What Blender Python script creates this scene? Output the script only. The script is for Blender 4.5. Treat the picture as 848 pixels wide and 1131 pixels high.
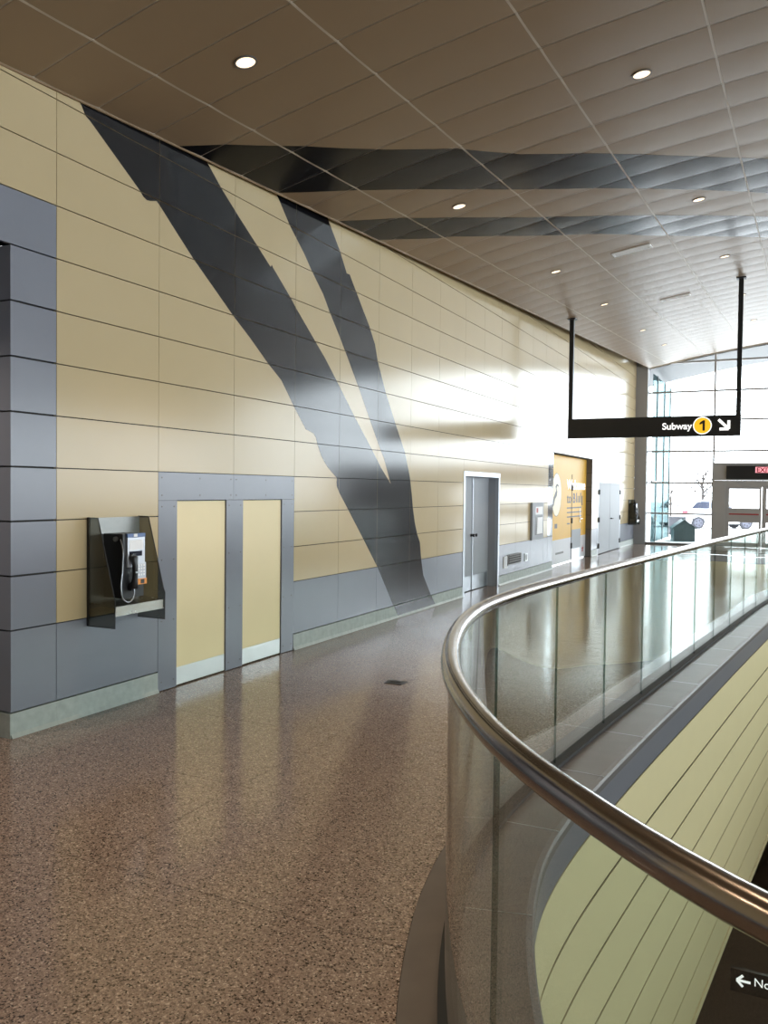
import bpy, bmesh, math, random
from mathutils import Vector, Matrix
random.seed(7)
D = bpy.data
SC = bpy.context.scene
COL = SC.collection
for o in list(D.objects): D.objects.remove(o)

# ------------------------------------------------------------------ camera
F = 915.0; EYE = 1.8; YAW, PIT, ROL = .4557, -.0269, .0112
fw = Vector((-math.sin(YAW)*math.cos(PIT), math.cos(YAW)*math.cos(PIT), math.sin(PIT)))
r0 = Vector((math.cos(YAW), math.sin(YAW), 0)); u0 = r0.cross(fw)
cr, sr = math.cos(ROL), math.sin(ROL)
RT = r0*cr + u0*sr; UP = u0*cr - r0*sr
cd = D.cameras.new('camera'); cam = D.objects.new('camera', cd); COL.objects.link(cam)
cam.matrix_world = Matrix(((RT.x, UP.x, -fw.x, 0), (RT.y, UP.y, -fw.y, 0), (RT.z, UP.z, -fw.z, EYE), (0, 0, 0, 1)))
cd.sensor_fit = 'VERTICAL'; cd.sensor_height = 36; cd.lens = 36*F/1131; cd.clip_start = .02; cd.clip_end = 400
SC.camera = cam

# ------------------------------------------------------------------ world, exposure
w = D.worlds.new('overcast'); SC.world = w; w.use_nodes = True
wn = w.node_tree.nodes; bg = wn['Background']; bg.inputs[0].default_value = (.88, .94, 1, 1); bg.inputs[1].default_value = 4.6
vs = SC.view_settings; vs.view_transform = 'Standard'; vs.look = 'None'; vs.gamma = 1; vs.use_curve_mapping = False; vs.exposure = 1.1
DOWN_W = 95.0          # watts of a downlight
WX = -4.942; YE = 30.2; RX = 12.5     # left wall face, end wall, right wall
def portal(name, loc, rot, sx, sy):
    l = D.lights.new(name, 'AREA'); l.shape = 'RECTANGLE'; l.size = sx; l.size_y = sy; l.cycles.is_portal = True
    o = D.objects.new(name, l); COL.objects.link(o); o.location = loc; o.rotation_euler = rot
portal('window_portal', (4, YE+.45, 3.6), (-math.pi/2, 0, 0), 17.5, 7.4)
portal('clerestory_portal', (RX+.3, 11.9, 2.55), (0, math.pi/2, 0), 3.4, 35.5)

# ------------------------------------------------------------------ pixel helpers (848x1131 frame)
EYEP = Vector((0, 0, EYE))
def ray(x, y): return RT*((x-424)/F) + UP*((565.5-y)/F) + fw
def onX(x, y, X): d = ray(x, y); return EYEP + d*(X/d.x)
def onY(x, y, Y): d = ray(x, y); return EYEP + d*(Y/d.y)
def onZ(x, y, Z): d = ray(x, y); return EYEP + d*((Z-EYE)/d.z)

# ------------------------------------------------------------------ materials
def nt(name):
    m = D.materials.new(name); m.use_nodes = True; t = m.node_tree
    return m, t, t.nodes['Principled BSDF']
def N(t, typ, **kw):
    n = t.nodes.new(typ)
    for k, v in kw.items(): setattr(n, k, v)
    return n
def mat(name, col, rough=.5, metal=0, var=.06, scale=3.0, spec=.5, bump=0, stretch=(1, 1, 1), rvar=0, coat=0, coatr=.1):
    m, t, p = nt(name)
    g = N(t, 'ShaderNodeNewGeometry'); mp = N(t, 'ShaderNodeMapping'); mp.inputs['Scale'].default_value = stretch
    t.links.new(g.outputs['Position'], mp.inputs[0])
    no = N(t, 'ShaderNodeTexNoise'); no.inputs['Scale'].default_value = scale; no.inputs['Detail'].default_value = 4
    t.links.new(mp.outputs[0], no.inputs['Vector'])
    mx = N(t, 'ShaderNodeMix', data_type='RGBA')
    mx.inputs['A'].default_value = (*[c*(1-var) for c in col], 1); mx.inputs['B'].default_value = (*[min(1, c*(1+var)) for c in col], 1)
    t.links.new(no.outputs[0], mx.inputs[0]); t.links.new(mx.outputs['Result'], p.inputs['Base Color'])
    p.inputs['Roughness'].default_value = rough; p.inputs['Metallic'].default_value = metal
    p.inputs['Specular IOR Level'].default_value = spec
    if coat: p.inputs['Coat Weight'].default_value = coat; p.inputs['Coat Roughness'].default_value = coatr
    if rvar:
        mr = N(t, 'ShaderNodeMapRange'); mr.inputs['To Min'].default_value = rough-rvar; mr.inputs['To Max'].default_value = rough+rvar
        t.links.new(no.outputs[0], mr.inputs[0]); t.links.new(mr.outputs[0], p.inputs['Roughness'])
    if bump:
        b = N(t, 'ShaderNodeBump'); b.inputs['Strength'].default_value = bump; b.inputs['Distance'].default_value = .01
        t.links.new(no.outputs[0], b.inputs['Height']); t.links.new(b.outputs[0], p.inputs['Normal'])
    return m
def emis(name, col, s):
    m, t, p = nt(name); p.inputs['Base Color'].default_value = (*col, 1)
    p.inputs['Emission Color'].default_value = (*col, 1); p.inputs['Emission Strength'].default_value = s
    return m
def clear(name, tint, refl=.04, rough=0.0, gcol=(1, 1, 1)):
    m = D.materials.new(name); m.use_nodes = True; t = m.node_tree; t.nodes.clear()
    out = N(t, 'ShaderNodeOutputMaterial'); mix = N(t, 'ShaderNodeMixShader')
    tr = N(t, 'ShaderNodeBsdfTransparent'); tr.inputs[0].default_value = (*tint, 1)
    gl = N(t, 'ShaderNodeBsdfGlossy'); gl.inputs['Roughness'].default_value = rough; gl.inputs['Color'].default_value = (*gcol, 1)
    lw = N(t, 'ShaderNodeLayerWeight'); lw.inputs['Blend'].default_value = .5
    pw = N(t, 'ShaderNodeMath', operation='POWER'); pw.inputs[1].default_value = 5
    ma = N(t, 'ShaderNodeMath', operation='MULTIPLY_ADD'); ma.inputs[1].default_value = 1-refl; ma.inputs[2].default_value = refl
    t.links.new(lw.outputs['Facing'], pw.inputs[0]); t.links.new(pw.outputs[0], ma.inputs[0]); t.links.new(ma.outputs[0], mix.inputs[0])
    t.links.new(tr.outputs[0], mix.inputs[1]); t.links.new(gl.outputs[0], mix.inputs[2]); t.links.new(mix.outputs[0], out.inputs[0])
    return m
def terrazzo():
    m, t, p = nt('terrazzo')
    g = N(t, 'ShaderNodeNewGeometry')
    def vor(scale):
        v = N(t, 'ShaderNodeTexVoronoi'); v.inputs['Scale'].default_value = scale
        t.links.new(g.outputs['Position'], v.inputs['Vector']); return v
    v1 = vor(140); r1 = N(t, 'ShaderNodeValToRGB'); e = r1.color_ramp.elements; r1.color_ramp.interpolation = 'CONSTANT'
    e[0].position = 0; e[0].color = (.045, .033, .026, 1)
    e[1].position = .10; e[1].color = (.165, .128, .108, 1)
    for pos, c in ((.30, (.262, .203, .173)), (.62, (.305, .243, .208)), (.86, (.385, .317, .272)), (.955, (.51, .44, .385))):
        k = r1.color_ramp.elements.new(pos); k.color = (*c, 1)
    sx = N(t, 'ShaderNodeSeparateColor'); t.links.new(v1.outputs['Color'], sx.inputs[0]); t.links.new(sx.outputs[0], r1.inputs[0])
    v2 = vor(330); r2 = N(t, 'ShaderNodeValToRGB'); e = r2.color_ramp.elements
    e[0].position = 0; e[0].color = (.55, .55, .55, 1); e[1].position = 1; e[1].color = (1.2, 1.15, 1.1, 1)
    sx2 = N(t, 'ShaderNodeSeparateColor'); t.links.new(v2.outputs['Color'], sx2.inputs[0]); t.links.new(sx2.outputs[1], r2.inputs[0])
    mu = N(t, 'ShaderNodeMix', data_type='RGBA', blend_type='MULTIPLY'); mu.inputs[0].default_value = .8
    t.links.new(r1.outputs[0], mu.inputs['A']); t.links.new(r2.outputs[0], mu.inputs['B'])
    t.links.new(mu.outputs['Result'], p.inputs['Base Color'])
    no = N(t, 'ShaderNodeTexNoise'); no.inputs['Scale'].default_value = .9; t.links.new(g.outputs['Position'], no.inputs['Vector'])
    mr = N(t, 'ShaderNodeMapRange'); mr.inputs['To Min'].default_value = .09; mr.inputs['To Max'].default_value = .2
    t.links.new(no.outputs[0], mr.inputs[0]); t.links.new(mr.outputs[0], p.inputs['Roughness'])
    return m
M = {}
M['cream'] = mat('cream_panel', (.51, .405, .238), .16, var=.03, scale=2, spec=.33)
M['grey'] = mat('blue_grey_panel', (.195, .207, .245), .24, var=.05, scale=2.5, spec=.5)
M['film'] = mat('dark_stripe_film', (.006, .006, .0075), .14, var=.1, scale=3, spec=.4)
M['bandfilm'] = mat('dark_band_film', (.007, .007, .008), .24, var=.1, spec=.12)
M['joint'] = mat('joint_dark', (.02, .018, .015), .8)
M['plinth'] = mat('plinth_stone', (.36, .39, .365), .5, var=.3, scale=14)
M['taupe'] = mat('ceiling_taupe', (.26, .178, .105), .38, spec=.28, var=.03, scale=2)
M['gridrail'] = mat('ceiling_rail', (.50, .42, .33), .45)
M['terrazzo'] = terrazzo()
M['steel'] = mat('stainless_steel', (.52, .5, .47), .26, 1, var=.05, scale=30, rvar=.04)
M['darksteel'] = mat('brushed_steel', (.22, .22, .21), .38, 1, var=.08, scale=40)
M['rail'] = mat('handrail_steel', (.30, .265, .24), .2, 1, var=.04, scale=20)
M['alu'] = mat('aluminium', (.44, .46, .49), .34, 1, var=.04)
M['polished'] = mat('polished_steel', (.7, .72, .75), .08, 1, var=.02)
M['greydoor'] = mat('grey_door_paint', (.33, .35, .38), .5, spec=.25, var=.03)
M['creamdoor'] = mat('cream_door_paint', (.82, .685, .40), .45, var=.03)
M['kick'] = mat('kick_plate', (.62, .64, .63), .35, .6, var=.06, scale=8)
M['black'] = mat('black_plastic', (.012, .012, .014), .35, var=.1)
M['signblack'] = mat('sign_black', (.012, .013, .015), .4, var=.1)
M['white'] = mat('white_vinyl', (.85, .85, .85), .5, var=.02)
M['yellowdot'] = mat('yellow_vinyl', (.85, .52, .03), .5, var=.02)
M['adyellow'] = mat('ad_yellow', (.74, .43, .06), .45, var=.05, spec=.25)
M['adwhite'] = mat('ad_white', (.62, .62, .65), .45, var=.02, spec=.25)
M['adcream'] = mat('ad_cream', (.78, .66, .40), .4, var=.02)
M['adgrey'] = mat('ad_print_grey', (.12, .11, .10), .5)
M['red'] = mat('red_vinyl', (.35, .03, .03), .5)
M['coping'] = mat('coping_metal', (.13, .118, .11), .42, var=.15, scale=6, spec=.3)
M['fascia'] = mat('fascia_grey', (.16, .162, .18), .35, var=.04)
M['vcream'] = mat('void_cream', (.66, .575, .33), .45, var=.03)
M['brown'] = mat('lower_wall_brown', (.05, .038, .028), .6, var=.2)
M['mull'] = mat('mullion_grey', (.33, .32, .32), .45, var=.04)
M['frame'] = mat('door_frame_grey', (.36, .35, .34), .45, var=.04)
M['glass'] = clear('rail_glass', (.90, .94, .92), .045)
M['gend'] = clear('glass_end', (.45, .55, .52), .06)
M['gedge'] = mat('glass_edge', (.05, .09, .085), .15)
M['pane'] = clear('window_glass', (.93, .97, .97), .04)
M['teal'] = clear('teal_glass', (.33, .41, .42), .05, gcol=(.20, .28, .29))
M['smoke'] = clear('smoked_acrylic', (.45, .45, .42), .05, .02)
M['pave'] = mat('paving', (.62, .61, .6), .8, var=.06, scale=1)
M['binn'] = mat('bin_green', (.03, .055, .055), .45, var=.1)
M['bark'] = mat('bark', (.035, .028, .026), .8, var=.2)
M['carwhite'] = mat('car_white', (.8, .8, .82), .2, coat=.5)
M['carglass'] = mat('car_glass', (.03, .035, .06), .1)
M['tyre'] = mat('tyre', (.03, .03, .04), .7)
M['rim'] = mat('wheel_rim', (.10, .10, .13), .4, .3)
M['taillight'] = mat('tail_light', (.6, .03, .05), .3)
M['orange'] = mat('orange_lens', (.8, .3, .05), .3)
M['lamp'] = emis('lamp_glow', (1, .80, .56), .75)
M['lampoff'] = mat('reflector', (.8, .7, .6), .2, .8)
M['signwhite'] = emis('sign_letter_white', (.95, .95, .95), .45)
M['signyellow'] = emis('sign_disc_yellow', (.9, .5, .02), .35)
M['exit'] = mat('exit_red', (.30, .012, .03), .5)
M['exitbg'] = emis('exit_face', (1, .36, .42), .45)
M['soffit'] = mat('soffit_grey', (.05, .052, .055), .5)
M['lcd'] = mat('phone_display', (.01, .012, .03), .15)
M['blue'] = mat('phone_blue_label', (.10, .17, .36), .4)
M['phonesilver'] = mat('phone_silver', (.55, .57, .62), .35, .5)
M['greybox'] = mat('grey_cabinet', (.055, .055, .065), .6)

# ------------------------------------------------------------------ mesh helpers
class MB:
    def __init__(s): s.v = []; s.f = []; s.m = []
    def add(s, vs_, fs, mi=0):
        b = len(s.v); s.v += [tuple(p) for p in vs_]
        for f in fs: s.f.append([b+i for i in f]); s.m.append(mi)
    def box(s, x0, x1, y0, y1, z0, z1, mi=0):
        s.add([(x, y, z) for z in (z0, z1) for y in (y0, y1) for x in (x0, x1)],
              [(0, 2, 3, 1), (4, 5, 7, 6), (0, 1, 5, 4), (2, 6, 7, 3), (0, 4, 6, 2), (1, 3, 7, 5)], mi)
    def prism(s, poly, ax, a0, a1, mi=0):      # polygon in the two other axes, extruded along axis ax
        def P(p, a):
            return {'x': (a, p[0], p[1]), 'y': (p[0], a, p[1]), 'z': (p[0], p[1], a)}[ax]
        n = len(poly); vs_ = [P(p, a0) for p in poly] + [P(p, a1) for p in poly]
        fs = [list(range(n))[::-1], list(range(n, 2*n))] + [(i, (i+1) % n, n+(i+1) % n, n+i) for i in range(n)]
        s.add(vs_, fs, mi)
    def tube(s, path, rad, n=12, closed=False, mi=0, cap=True):
        path = [Vector(p) for p in path]; L = len(path); b = len(s.v); up = Vector((0, 0, 1))
        for i, p in enumerate(path):
            a = path[(i-1) % L] if (closed or i > 0) else p; c = path[(i+1) % L] if (closed or i < L-1) else p
            t = (c-a).normalized(); u = up if abs(t.z) < .95 else Vector((1, 0, 0))
            e1 = t.cross(u).normalized(); e2 = e1.cross(t)
            r = rad[i] if isinstance(rad, (list, tuple)) else rad
            for k in range(n):
                q = 2*math.pi*k/n; s.v.append(tuple(p + e1*(math.cos(q)*r) + e2*(math.sin(q)*r)))
        for i in range(L if closed else L-1):
            j = (i+1) % L
            for k in range(n):
                s.f.append([b+i*n+k, b+i*n+(k+1) % n, b+j*n+(k+1) % n, b+j*n+k]); s.m.append(mi)
        if cap and not closed:
            s.f.append([b+k for k in range(n)][::-1]); s.m.append(mi); s.f.append([b+(L-1)*n+k for k in range(n)]); s.m.append(mi)
    def disc(s, c, ax, r, d, n=24, mi=0):      # short cylinder along axis ax from c, length d
        c = Vector(c); A = {'x': Vector((1, 0, 0)), 'y': Vector((0, 1, 0)), 'z': Vector((0, 0, 1))}[ax] if isinstance(ax, str) else Vector(ax).normalized()
        s.tube([c, c+A*d], r, n, mi=mi)
    def mesh(s, name, mats, smooth=False):
        me = D.meshes.new(name); me.from_pydata(s.v, [], s.f)
        for m in (mats if isinstance(mats, (list, tuple)) else [mats]): me.materials.append(M[m])
        me.polygons.foreach_set('material_index', s.m)
        if smooth: me.polygons.foreach_set('use_smooth', [True]*len(s.f))
        bm = bmesh.new(); bm.from_mesh(me); bmesh.ops.recalc_face_normals(bm, faces=bm.faces[:]); bm.to_mesh(me); bm.free()
        if smooth:
            try: me.set_sharp_from_angle(angle=math.radians(40))
            except Exception: pass
        me.update(); return me
    def build(s, name, mats, parent=None, smooth=False, loc=None):
        return link(name, s.mesh(name, mats, smooth), parent, loc)
def link(name, data, parent=None, loc=None):
    o = D.objects.new(name, data); COL.objects.link(o)
    if loc is not None: o.location = loc
    if parent is not None: o.parent = parent
    return o
def tag(o, label=None, cat=None, group=None, kind=None):
    if label: o['label'] = label
    if cat: o['category'] = cat
    if group: o['group'] = group
    if kind: o['kind'] = kind
    return o
def empty(name, loc=(0, 0, 0), **kw):
    o = link(name, None, None, loc); o.empty_display_size = .1; return tag(o, **kw)
def box(name, m, parent, x0, x1, y0, y1, z0, z1, local=False):
    b = MB(); b.box(x0, x1, y0, y1, z0, z1); o = b.build(name, m)
    if parent is not None:
        o.parent = parent
        if not local: o.location = -parent.location
    return o
def wparent(o, p):       # mesh in world coordinates under an unrotated parent
    o.parent = p; o.location = o.location - p.location; return o
def text(name, body, size, m, parent, origin, ex, ey, align='LEFT', depth=.002, bold=0):
    c = D.curves.new(name, 'FONT'); c.body = body; c.size = size; c.extrude = depth; c.align_x = align; c.offset = bold
    t = D.objects.new(name, c); COL.objects.link(t); bpy.context.view_layer.update()
    me = D.meshes.new_from_object(t.evaluated_get(bpy.context.evaluated_depsgraph_get())); D.objects.remove(t)
    ex = Vector(ex); ey = Vector(ey); ez = ex.cross(ey); og = Vector(origin)
    for v in me.vertices: q = v.co.copy(); v.co = og + ex*q.x + ey*q.y + ez*q.z
    me.materials.clear(); me.materials.append(M[m]); o = link(name, me)
    return wparent(o, parent)
def clip(poly, x0, x1, y0, y1):
    def cut(p, ins, inter):
        out = []
        for i in range(len(p)):
            a, b = p[i-1], p[i]
            if ins(b):
                if not ins(a): out.append(inter(a, b))
                out.append(b)
            elif ins(a): out.append(inter(a, b))
        return out
    def ix(v): return lambda a, b: (v, a[1]+(b[1]-a[1])*(v-a[0])/(b[0]-a[0]))
    def iy(v): return lambda a, b: (a[0]+(b[0]-a[0])*(v-a[1])/(b[1]-a[1]), v)
    for ins, inter in ((lambda q: q[0] >= x0, ix(x0)), (lambda q: q[0] <= x1, ix(x1)), (lambda q: q[1] >= y0, iy(y0)), (lambda q: q[1] <= y1, iy(y1))):
        if not poly: return []
        poly = cut(poly, ins, inter)
    out = []
    for q in poly:
        if not out or abs(q[0]-out[-1][0])+abs(q[1]-out[-1][1]) > 1e-5: out.append(q)
    if len(out) > 1 and abs(out[0][0]-out[-1][0])+abs(out[0][1]-out[-1][1]) < 1e-5: out.pop()
    return out if len(out) > 2 and area(out) > 1e-5 else []
def area(p): return abs(sum(p[i-1][0]*p[i][1]-p[i][0]*p[i-1][1] for i in range(len(p))))/2

# ------------------------------------------------------------------ the oval void
CX = 3.77
ctrl = [(CX, .36), (2.2, .46), (1.15, .70), (.5, .95), (-.015, 1.24), (-.145, 1.345), (-.34, 1.54), (-.465, 1.675), (-.62, 1.875), (-.785, 2.135), (-.945, 2.43),
        (-1.055, 2.69), (-1.16, 2.98), (-1.275, 3.38), (-1.37, 3.92), (-1.385, 4.6), (-1.285, 6.0), (-1.04, 8.5), (-.72, 11.6), (-.32, 15.05), (.5, 20.), (1.45, 24.), (2.5, 26.2), (CX, 26.8)]
def catmull(P, n=24):
    P = [Vector(p) for p in P]; P = [2*P[0]-P[1]] + P + [2*P[-1]-P[-2]]; out = []
    P[0] = Vector((2*CX-P[2].x, P[2].y)); P[-1] = Vector((2*CX-P[-3].x, P[-3].y))
    for i in range(1, len(P)-2):
        a, b, c, d = P[i-1:i+3]
        t0 = 0; t1 = t0+(b-a).length**.5; t2 = t1+(c-b).length**.5; t3 = t2+(d-c).length**.5
        for k in range(n):
            t = t1+(t2-t1)*k/n
            A1 = a*((t1-t)/(t1-t0))+b*((t-t0)/(t1-t0)); A2 = b*((t2-t)/(t2-t1))+c*((t-t1)/(t2-t1)); A3 = c*((t3-t)/(t3-t2))+d*((t-t2)/(t3-t2))
            B1 = A1*((t2-t)/(t2-t0))+A2*((t-t0)/(t2-t0)); B2 = A2*((t3-t)/(t3-t1))+A3*((t-t1)/(t3-t1))
            out.append(B1*((t2-t)/(t2-t1))+B2*((t-t1)/(t2-t1)))
    out.append(P[-2]); return out
def resample(P, step):
    L = [0]
    for i in range(1, len(P)): L.append(L[-1]+(P[i]-P[i-1]).length)
    n = round(L[-1]/step); out = []; j = 0
    for k in range(n+1):
        q = L[-1]*k/n
        while j < len(P)-2 and L[j+1] < q: j += 1
        out.append(P[j].lerp(P[j+1], (q-L[j])/max(1e-9, L[j+1]-L[j])))
    return out
fine = catmull(ctrl)
for _ in range(3):                                  # light smoothing of measured points
    f2 = resample(fine, .1); fine = [f2[0]] + [(f2[i-1]+f2[i]*2+f2[i+1])/4 for i in range(1, len(f2)-1)] + [f2[-1]]
LEFT = resample(fine, .1)                           # near tip -> left side -> far tip
OVAL = LEFT + [Vector((2*CX-p.x, p.y)) for p in reversed(LEFT[1:-1])]
NO = len(OVAL)
NRM = []
for i in range(NO):
    t = (OVAL[(i+1) % NO]-OVAL[i-1]).normalized(); NRM.append(Vector((t.y, -t.x)))
if (Vector((CX, 13))-OVAL[len(LEFT)//2]).dot(NRM[len(LEFT)//2]) < 0: NRM = [-n for n in NRM]
def off(i, o): i %= NO; return OVAL[i] + NRM[i]*o   # o > 0: towards the void
def sweep(name, prof, i0, i1, mats, parent, closedprof=True, mi=None, smooth=False, caps=True):
    b = MB(); n = len(prof); idx = list(range(i0, i1+1)); full = (i1-i0) >= NO
    if full: idx = list(range(i0, i0+NO))
    for i in idx:
        for (o, z) in prof: p = off(i, o); b.v.append((p.x, p.y, z))
    for k in range(len(idx) if full else len(idx)-1):
        j = (k+1) % len(idx)
        for q in range(n if closedprof else n-1):
            b.f.append([k*n+q, k*n+(q+1) % n, j*n+(q+1) % n, j*n+q]); b.m.append(mi[q] if mi else 0)
    if closedprof and not full and caps:
        b.f.append(list(range(n))); b.m.append(mi[-1] if mi else 0); b.f.append([(len(idx)-1)*n+q for q in range(n)][::-1]); b.m.append(mi[-1] if mi else 0)
    return b.build(name, mats, parent, smooth)

# ------------------------------------------------------------------ ceiling coordinates
az, el = math.radians(.999), math.radians(3.154)
CDV = Vector((math.sin(az)*math.cos(el), math.cos(az)*math.cos(el), math.sin(el)))
CE1 = CDV.cross(Vector((0, 0, 1))).normalized(); CE2 = CE1.cross(CDV)
def cv(u): return 3.613-.0121*(u-3.77)**2
def cpt(s, u, lift=0): return EYEP + CDV*s + CE1*u + CE2*(cv(u)+lift)
def onC(x, y):
    q = ray(x, y); s, u, v = q.dot(CDV), q.dot(CE1), q.dot(CE2)
    a = .0121*u*u; b = v-2*.0121*3.77*u; c = -(3.613-.0121*3.77**2)
    t = (-b+math.sqrt(b*b-4*a*c))/(2*a) if a > 1e-9 else -c/b
    return t*s, t*u

# ================================================================== FLOOR
floor = empty('floor', kind='structure', label='polished brown terrazzo floor of the upper concourse', cat='floor')
CURB = -.17
nL = len(LEFT)
poly = [(-7.2, -7.5), (CX, -7.5)] + [tuple(off(i, CURB)) for i in range(nL)] + [(CX, YE), (-7.2, YE)]
xs = [-7.2, -4.92, -2.95, -.98, .99, 2.96, CX]
ys = [-7.5, -4.07] + [-1.74+1.165*k for k in range(28)] + [YE]
for i in range(len(xs)-1):
    for j in range(len(ys)-1):
        g = .0022
        c = clip(poly, xs[i]+g, xs[i+1]-g, ys[j]+g, ys[j+1]-g)
        if c and area(c) > .002:
            b = MB(); b.prism(c, 'z', -.03, 0); b.build('terrazzo_slab', 'terrazzo', floor)
b = MB(); b.add([(x, y, -.008) for x, y in poly], [list(range(len(poly)))]); b.build('joint_bed', 'joint', floor)
polyR = [(2*CX-x, y) for x, y in poly]; polyR = [(min(x, RX+.2), y) for x, y in polyR]
b = MB(); b.prism(polyR, 'z', -.03, 0); b.build('terrazzo_field', 'terrazzo', floor)
# floor box cover
fb = empty('floor_box', onZ(437, 754, 0), label='small dark metal floor box cover set in the terrazzo', cat='floor box')
b = MB(); b.box(-.09, .09, -.07, .07, 0, .006); b.build('cover_plate', 'black', fb)
b = MB(); b.box(-.05, .05, -.012, .012, .006, .009); b.build('lid_handle', 'joint', fb)

# ================================================================== VOID: coping, fascia, wall, lower level
trim = empty('trim_1', kind='structure', label='dark metal coping and grey fascia round the edge of the oval opening', cat='coping')
iA = 0
def near_i(x, y): return min(range(nL), key=lambda i: (LEFT[i]-Vector((x, y))).length)
stone = 10
vis0, vis1 = near_i(-.34, 1.54), near_i(.2, 18.5)
k = vis0
while k < vis1:
    e = min(k+stone, vis1)
    sweep('coping_piece', [(CURB-.02, -.06), (CURB-.02, -.034), (CURB+.002, -.034), (CURB+.002, .0005), (-.03, .003), (.30, .003), (.326, -.003), (.335, -.02), (.335, -.06)], k, e, 'coping', trim)
    sweep('fascia_panel', [(.31, -.262), (.31, -.068), (.325, -.068), (.325, -.262)], k, e, 'fascia', trim)
    k = e
# fine light seams between coping pieces
k = vis0+stone
while k < vis1:
    p0, p1 = off(k, -.02), off(k, .325); t = NRM[k % NO]; n2 = Vector((-t.y, t.x))*.003
    b = MB(); b.prism([tuple(p0+n2), tuple(p1+n2), tuple(p1-n2), tuple(p0-n2)], 'z', .001, .0038); b.build('seam', 'alu', trim); k += stone
o = sweep('coping_rest', [(CURB-.02, -.06), (CURB-.02, -.034), (CURB+.002, -.034), (CURB+.002, .0005), (-.03, .003), (.30, .003), (.326, -.003), (.335, -.02), (.335, -.06)], vis1, NO+vis0, 'coping', trim); o['kind'] = 'stuff'
o = sweep('fascia_rest', [(.31, -.262), (.31, -.068), (.325, -.068), (.325, -.262)], vis1, NO+vis0, 'fascia', trim); o['kind'] = 'stuff'
vw = empty('wall_void', kind='structure', label='curved cream panelled wall dropping below the edge of the oval opening', cat='wall')
VZ = [-.272, -.70, -1.125, -1.55, -1.965, -2.385, -2.82, -3.25]
k = near_i(-1.0, 2.5)
v0 = k
while k < vis1:
    e = min(k+12, vis1)
    for r in range(len(VZ)-1):
        sweep('wall_panel', [(.313, VZ[r+1]+.011), (.313, VZ[r]-.011), (.32, VZ[r]-.011), (.32, VZ[r+1]+.011)], k, e, 'vcream', vw)
    k = e
o = sweep('wall_panel_rest', [(.30, VZ[-1]), (.30, VZ[0]), (.32, VZ[0]), (.32, VZ[-1])], vis1, NO+v0, 'vcream', vw); o['kind'] = 'stuff'
sweep('backing', [(.28, -3.3), (.28, -.07), (.298, -.07), (.298, -3.3)], 0, NO, 'joint', vw)
sweep('bottom_edge_trim', [(.28, -3.34), (.28, -3.258), (.33, -3.258), (.33, -3.34)], 0, NO, 'vcream', vw)
sweep('soffit_below', [(.29, -3.345), (-1.3, -3.345)], 0, NO, 'brown', vw, closedprof=False)
lw = empty('wall_lower', kind='structure', label='dark brown banded wall of the level below', cat='wall')
for r in range(6):
    sweep('band_panel', [(-1.0, -6.6+.54*r), (-1.0, -6.6+.54*r+.525), (-.98, -6.6+.54*r+.525), (-.98, -6.6+.54*r)], 0, NO, 'brown', lw)
sweep('backing', [(-1.01, -6.6), (-1.01, -3.345)], 0, NO, 'joint', lw, closedprof=False)
b = MB(); pl = [tuple(off(i, -1.1)) for i in range(NO)]; b.prism(pl, 'z', -6.7, -6.6); tag(b.build('floor_lower', 'brown'), kind='structure', label='dark floor of the level below the oval opening', cat='floor')

# guardrail
RZ = 1.215; RR = .0335
gr = empty('guardrail', (-1.3, 4, 0), label='curved frameless glass guardrail with round steel handrail around the oval opening', cat='guardrail')
b = MB(); b.tube([(p.x, p.y, RZ) for p in OVAL], RR, 20, closed=True); wparent(b.build('handrail', 'rail', smooth=True), gr)
for (x, y) in ((-1.385, 4.62),):
    i = near_i(x, y); b = MB(); p0, p1 = OVAL[i], OVAL[i]+(OVAL[i+1]-OVAL[i]).normalized()*.05
    b.tube([(p0.x, p0.y, RZ), (p1.x, p1.y, RZ)], RR+.0012, 20); wparent(b.build('rail_sleeve', 'rail', smooth=True), gr)
jn = [near_i(.35, 1.04), near_i(-.62, 1.875), near_i(-1.15, 2.95), near_i(-1.388, 4.24)]
while jn[-1]+11 < nL-8: jn.append(jn[-1]+11)
jn = [0, 12] + jn + [nL-1]
for a, e in zip(jn[:-1], jn[1:]):
    if e-a < 3: continue
    for mir in (0, 1):
        b = MB(); prof = [(-.0075, .012), (-.0075, RZ-.01), (.0075, RZ-.01), (.0075, .012)]; mi = [0, 1, 0, 1]
        pts = [(off(i, 0), NRM[i]) for i in range(a, e+1)]
        t0 = (pts[1][0]-pts[0][0]).normalized()*.002; t1 = (pts[-1][0]-pts[-2][0]).normalized()*.002
        pts[0] = (pts[0][0]+t0, pts[0][1]); pts[-1] = (pts[-1][0]-t1, pts[-1][1])
        for p, n in pts:
            for (o_, z) in prof:
                q = p+n*o_; b.v.append(((2*CX-q.x) if mir else q.x, q.y, z))
        L = len(pts)
        for k in range(L-1):
            for q in range(4): b.f.append([k*4+q, k*4+(q+1) % 4, (k+1)*4+(q+1) % 4, (k+1)*4+q]); b.m.append(mi[q])
        b.f.append([0, 1, 2, 3]); b.m.append(2); b.f.append([(L-1)*4+q for q in (3, 2, 1, 0)]); b.m.append(2)
        o = b.build('glass_panel', ['glass', 'gedge', 'gend'], smooth=True); wparent(o, gr)
o = sweep('base_shoe', [(-.03, .006), (-.03, .03), (.04, .03), (.04, .006)], 0, NO, 'joint', None); wparent(o, gr)

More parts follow.
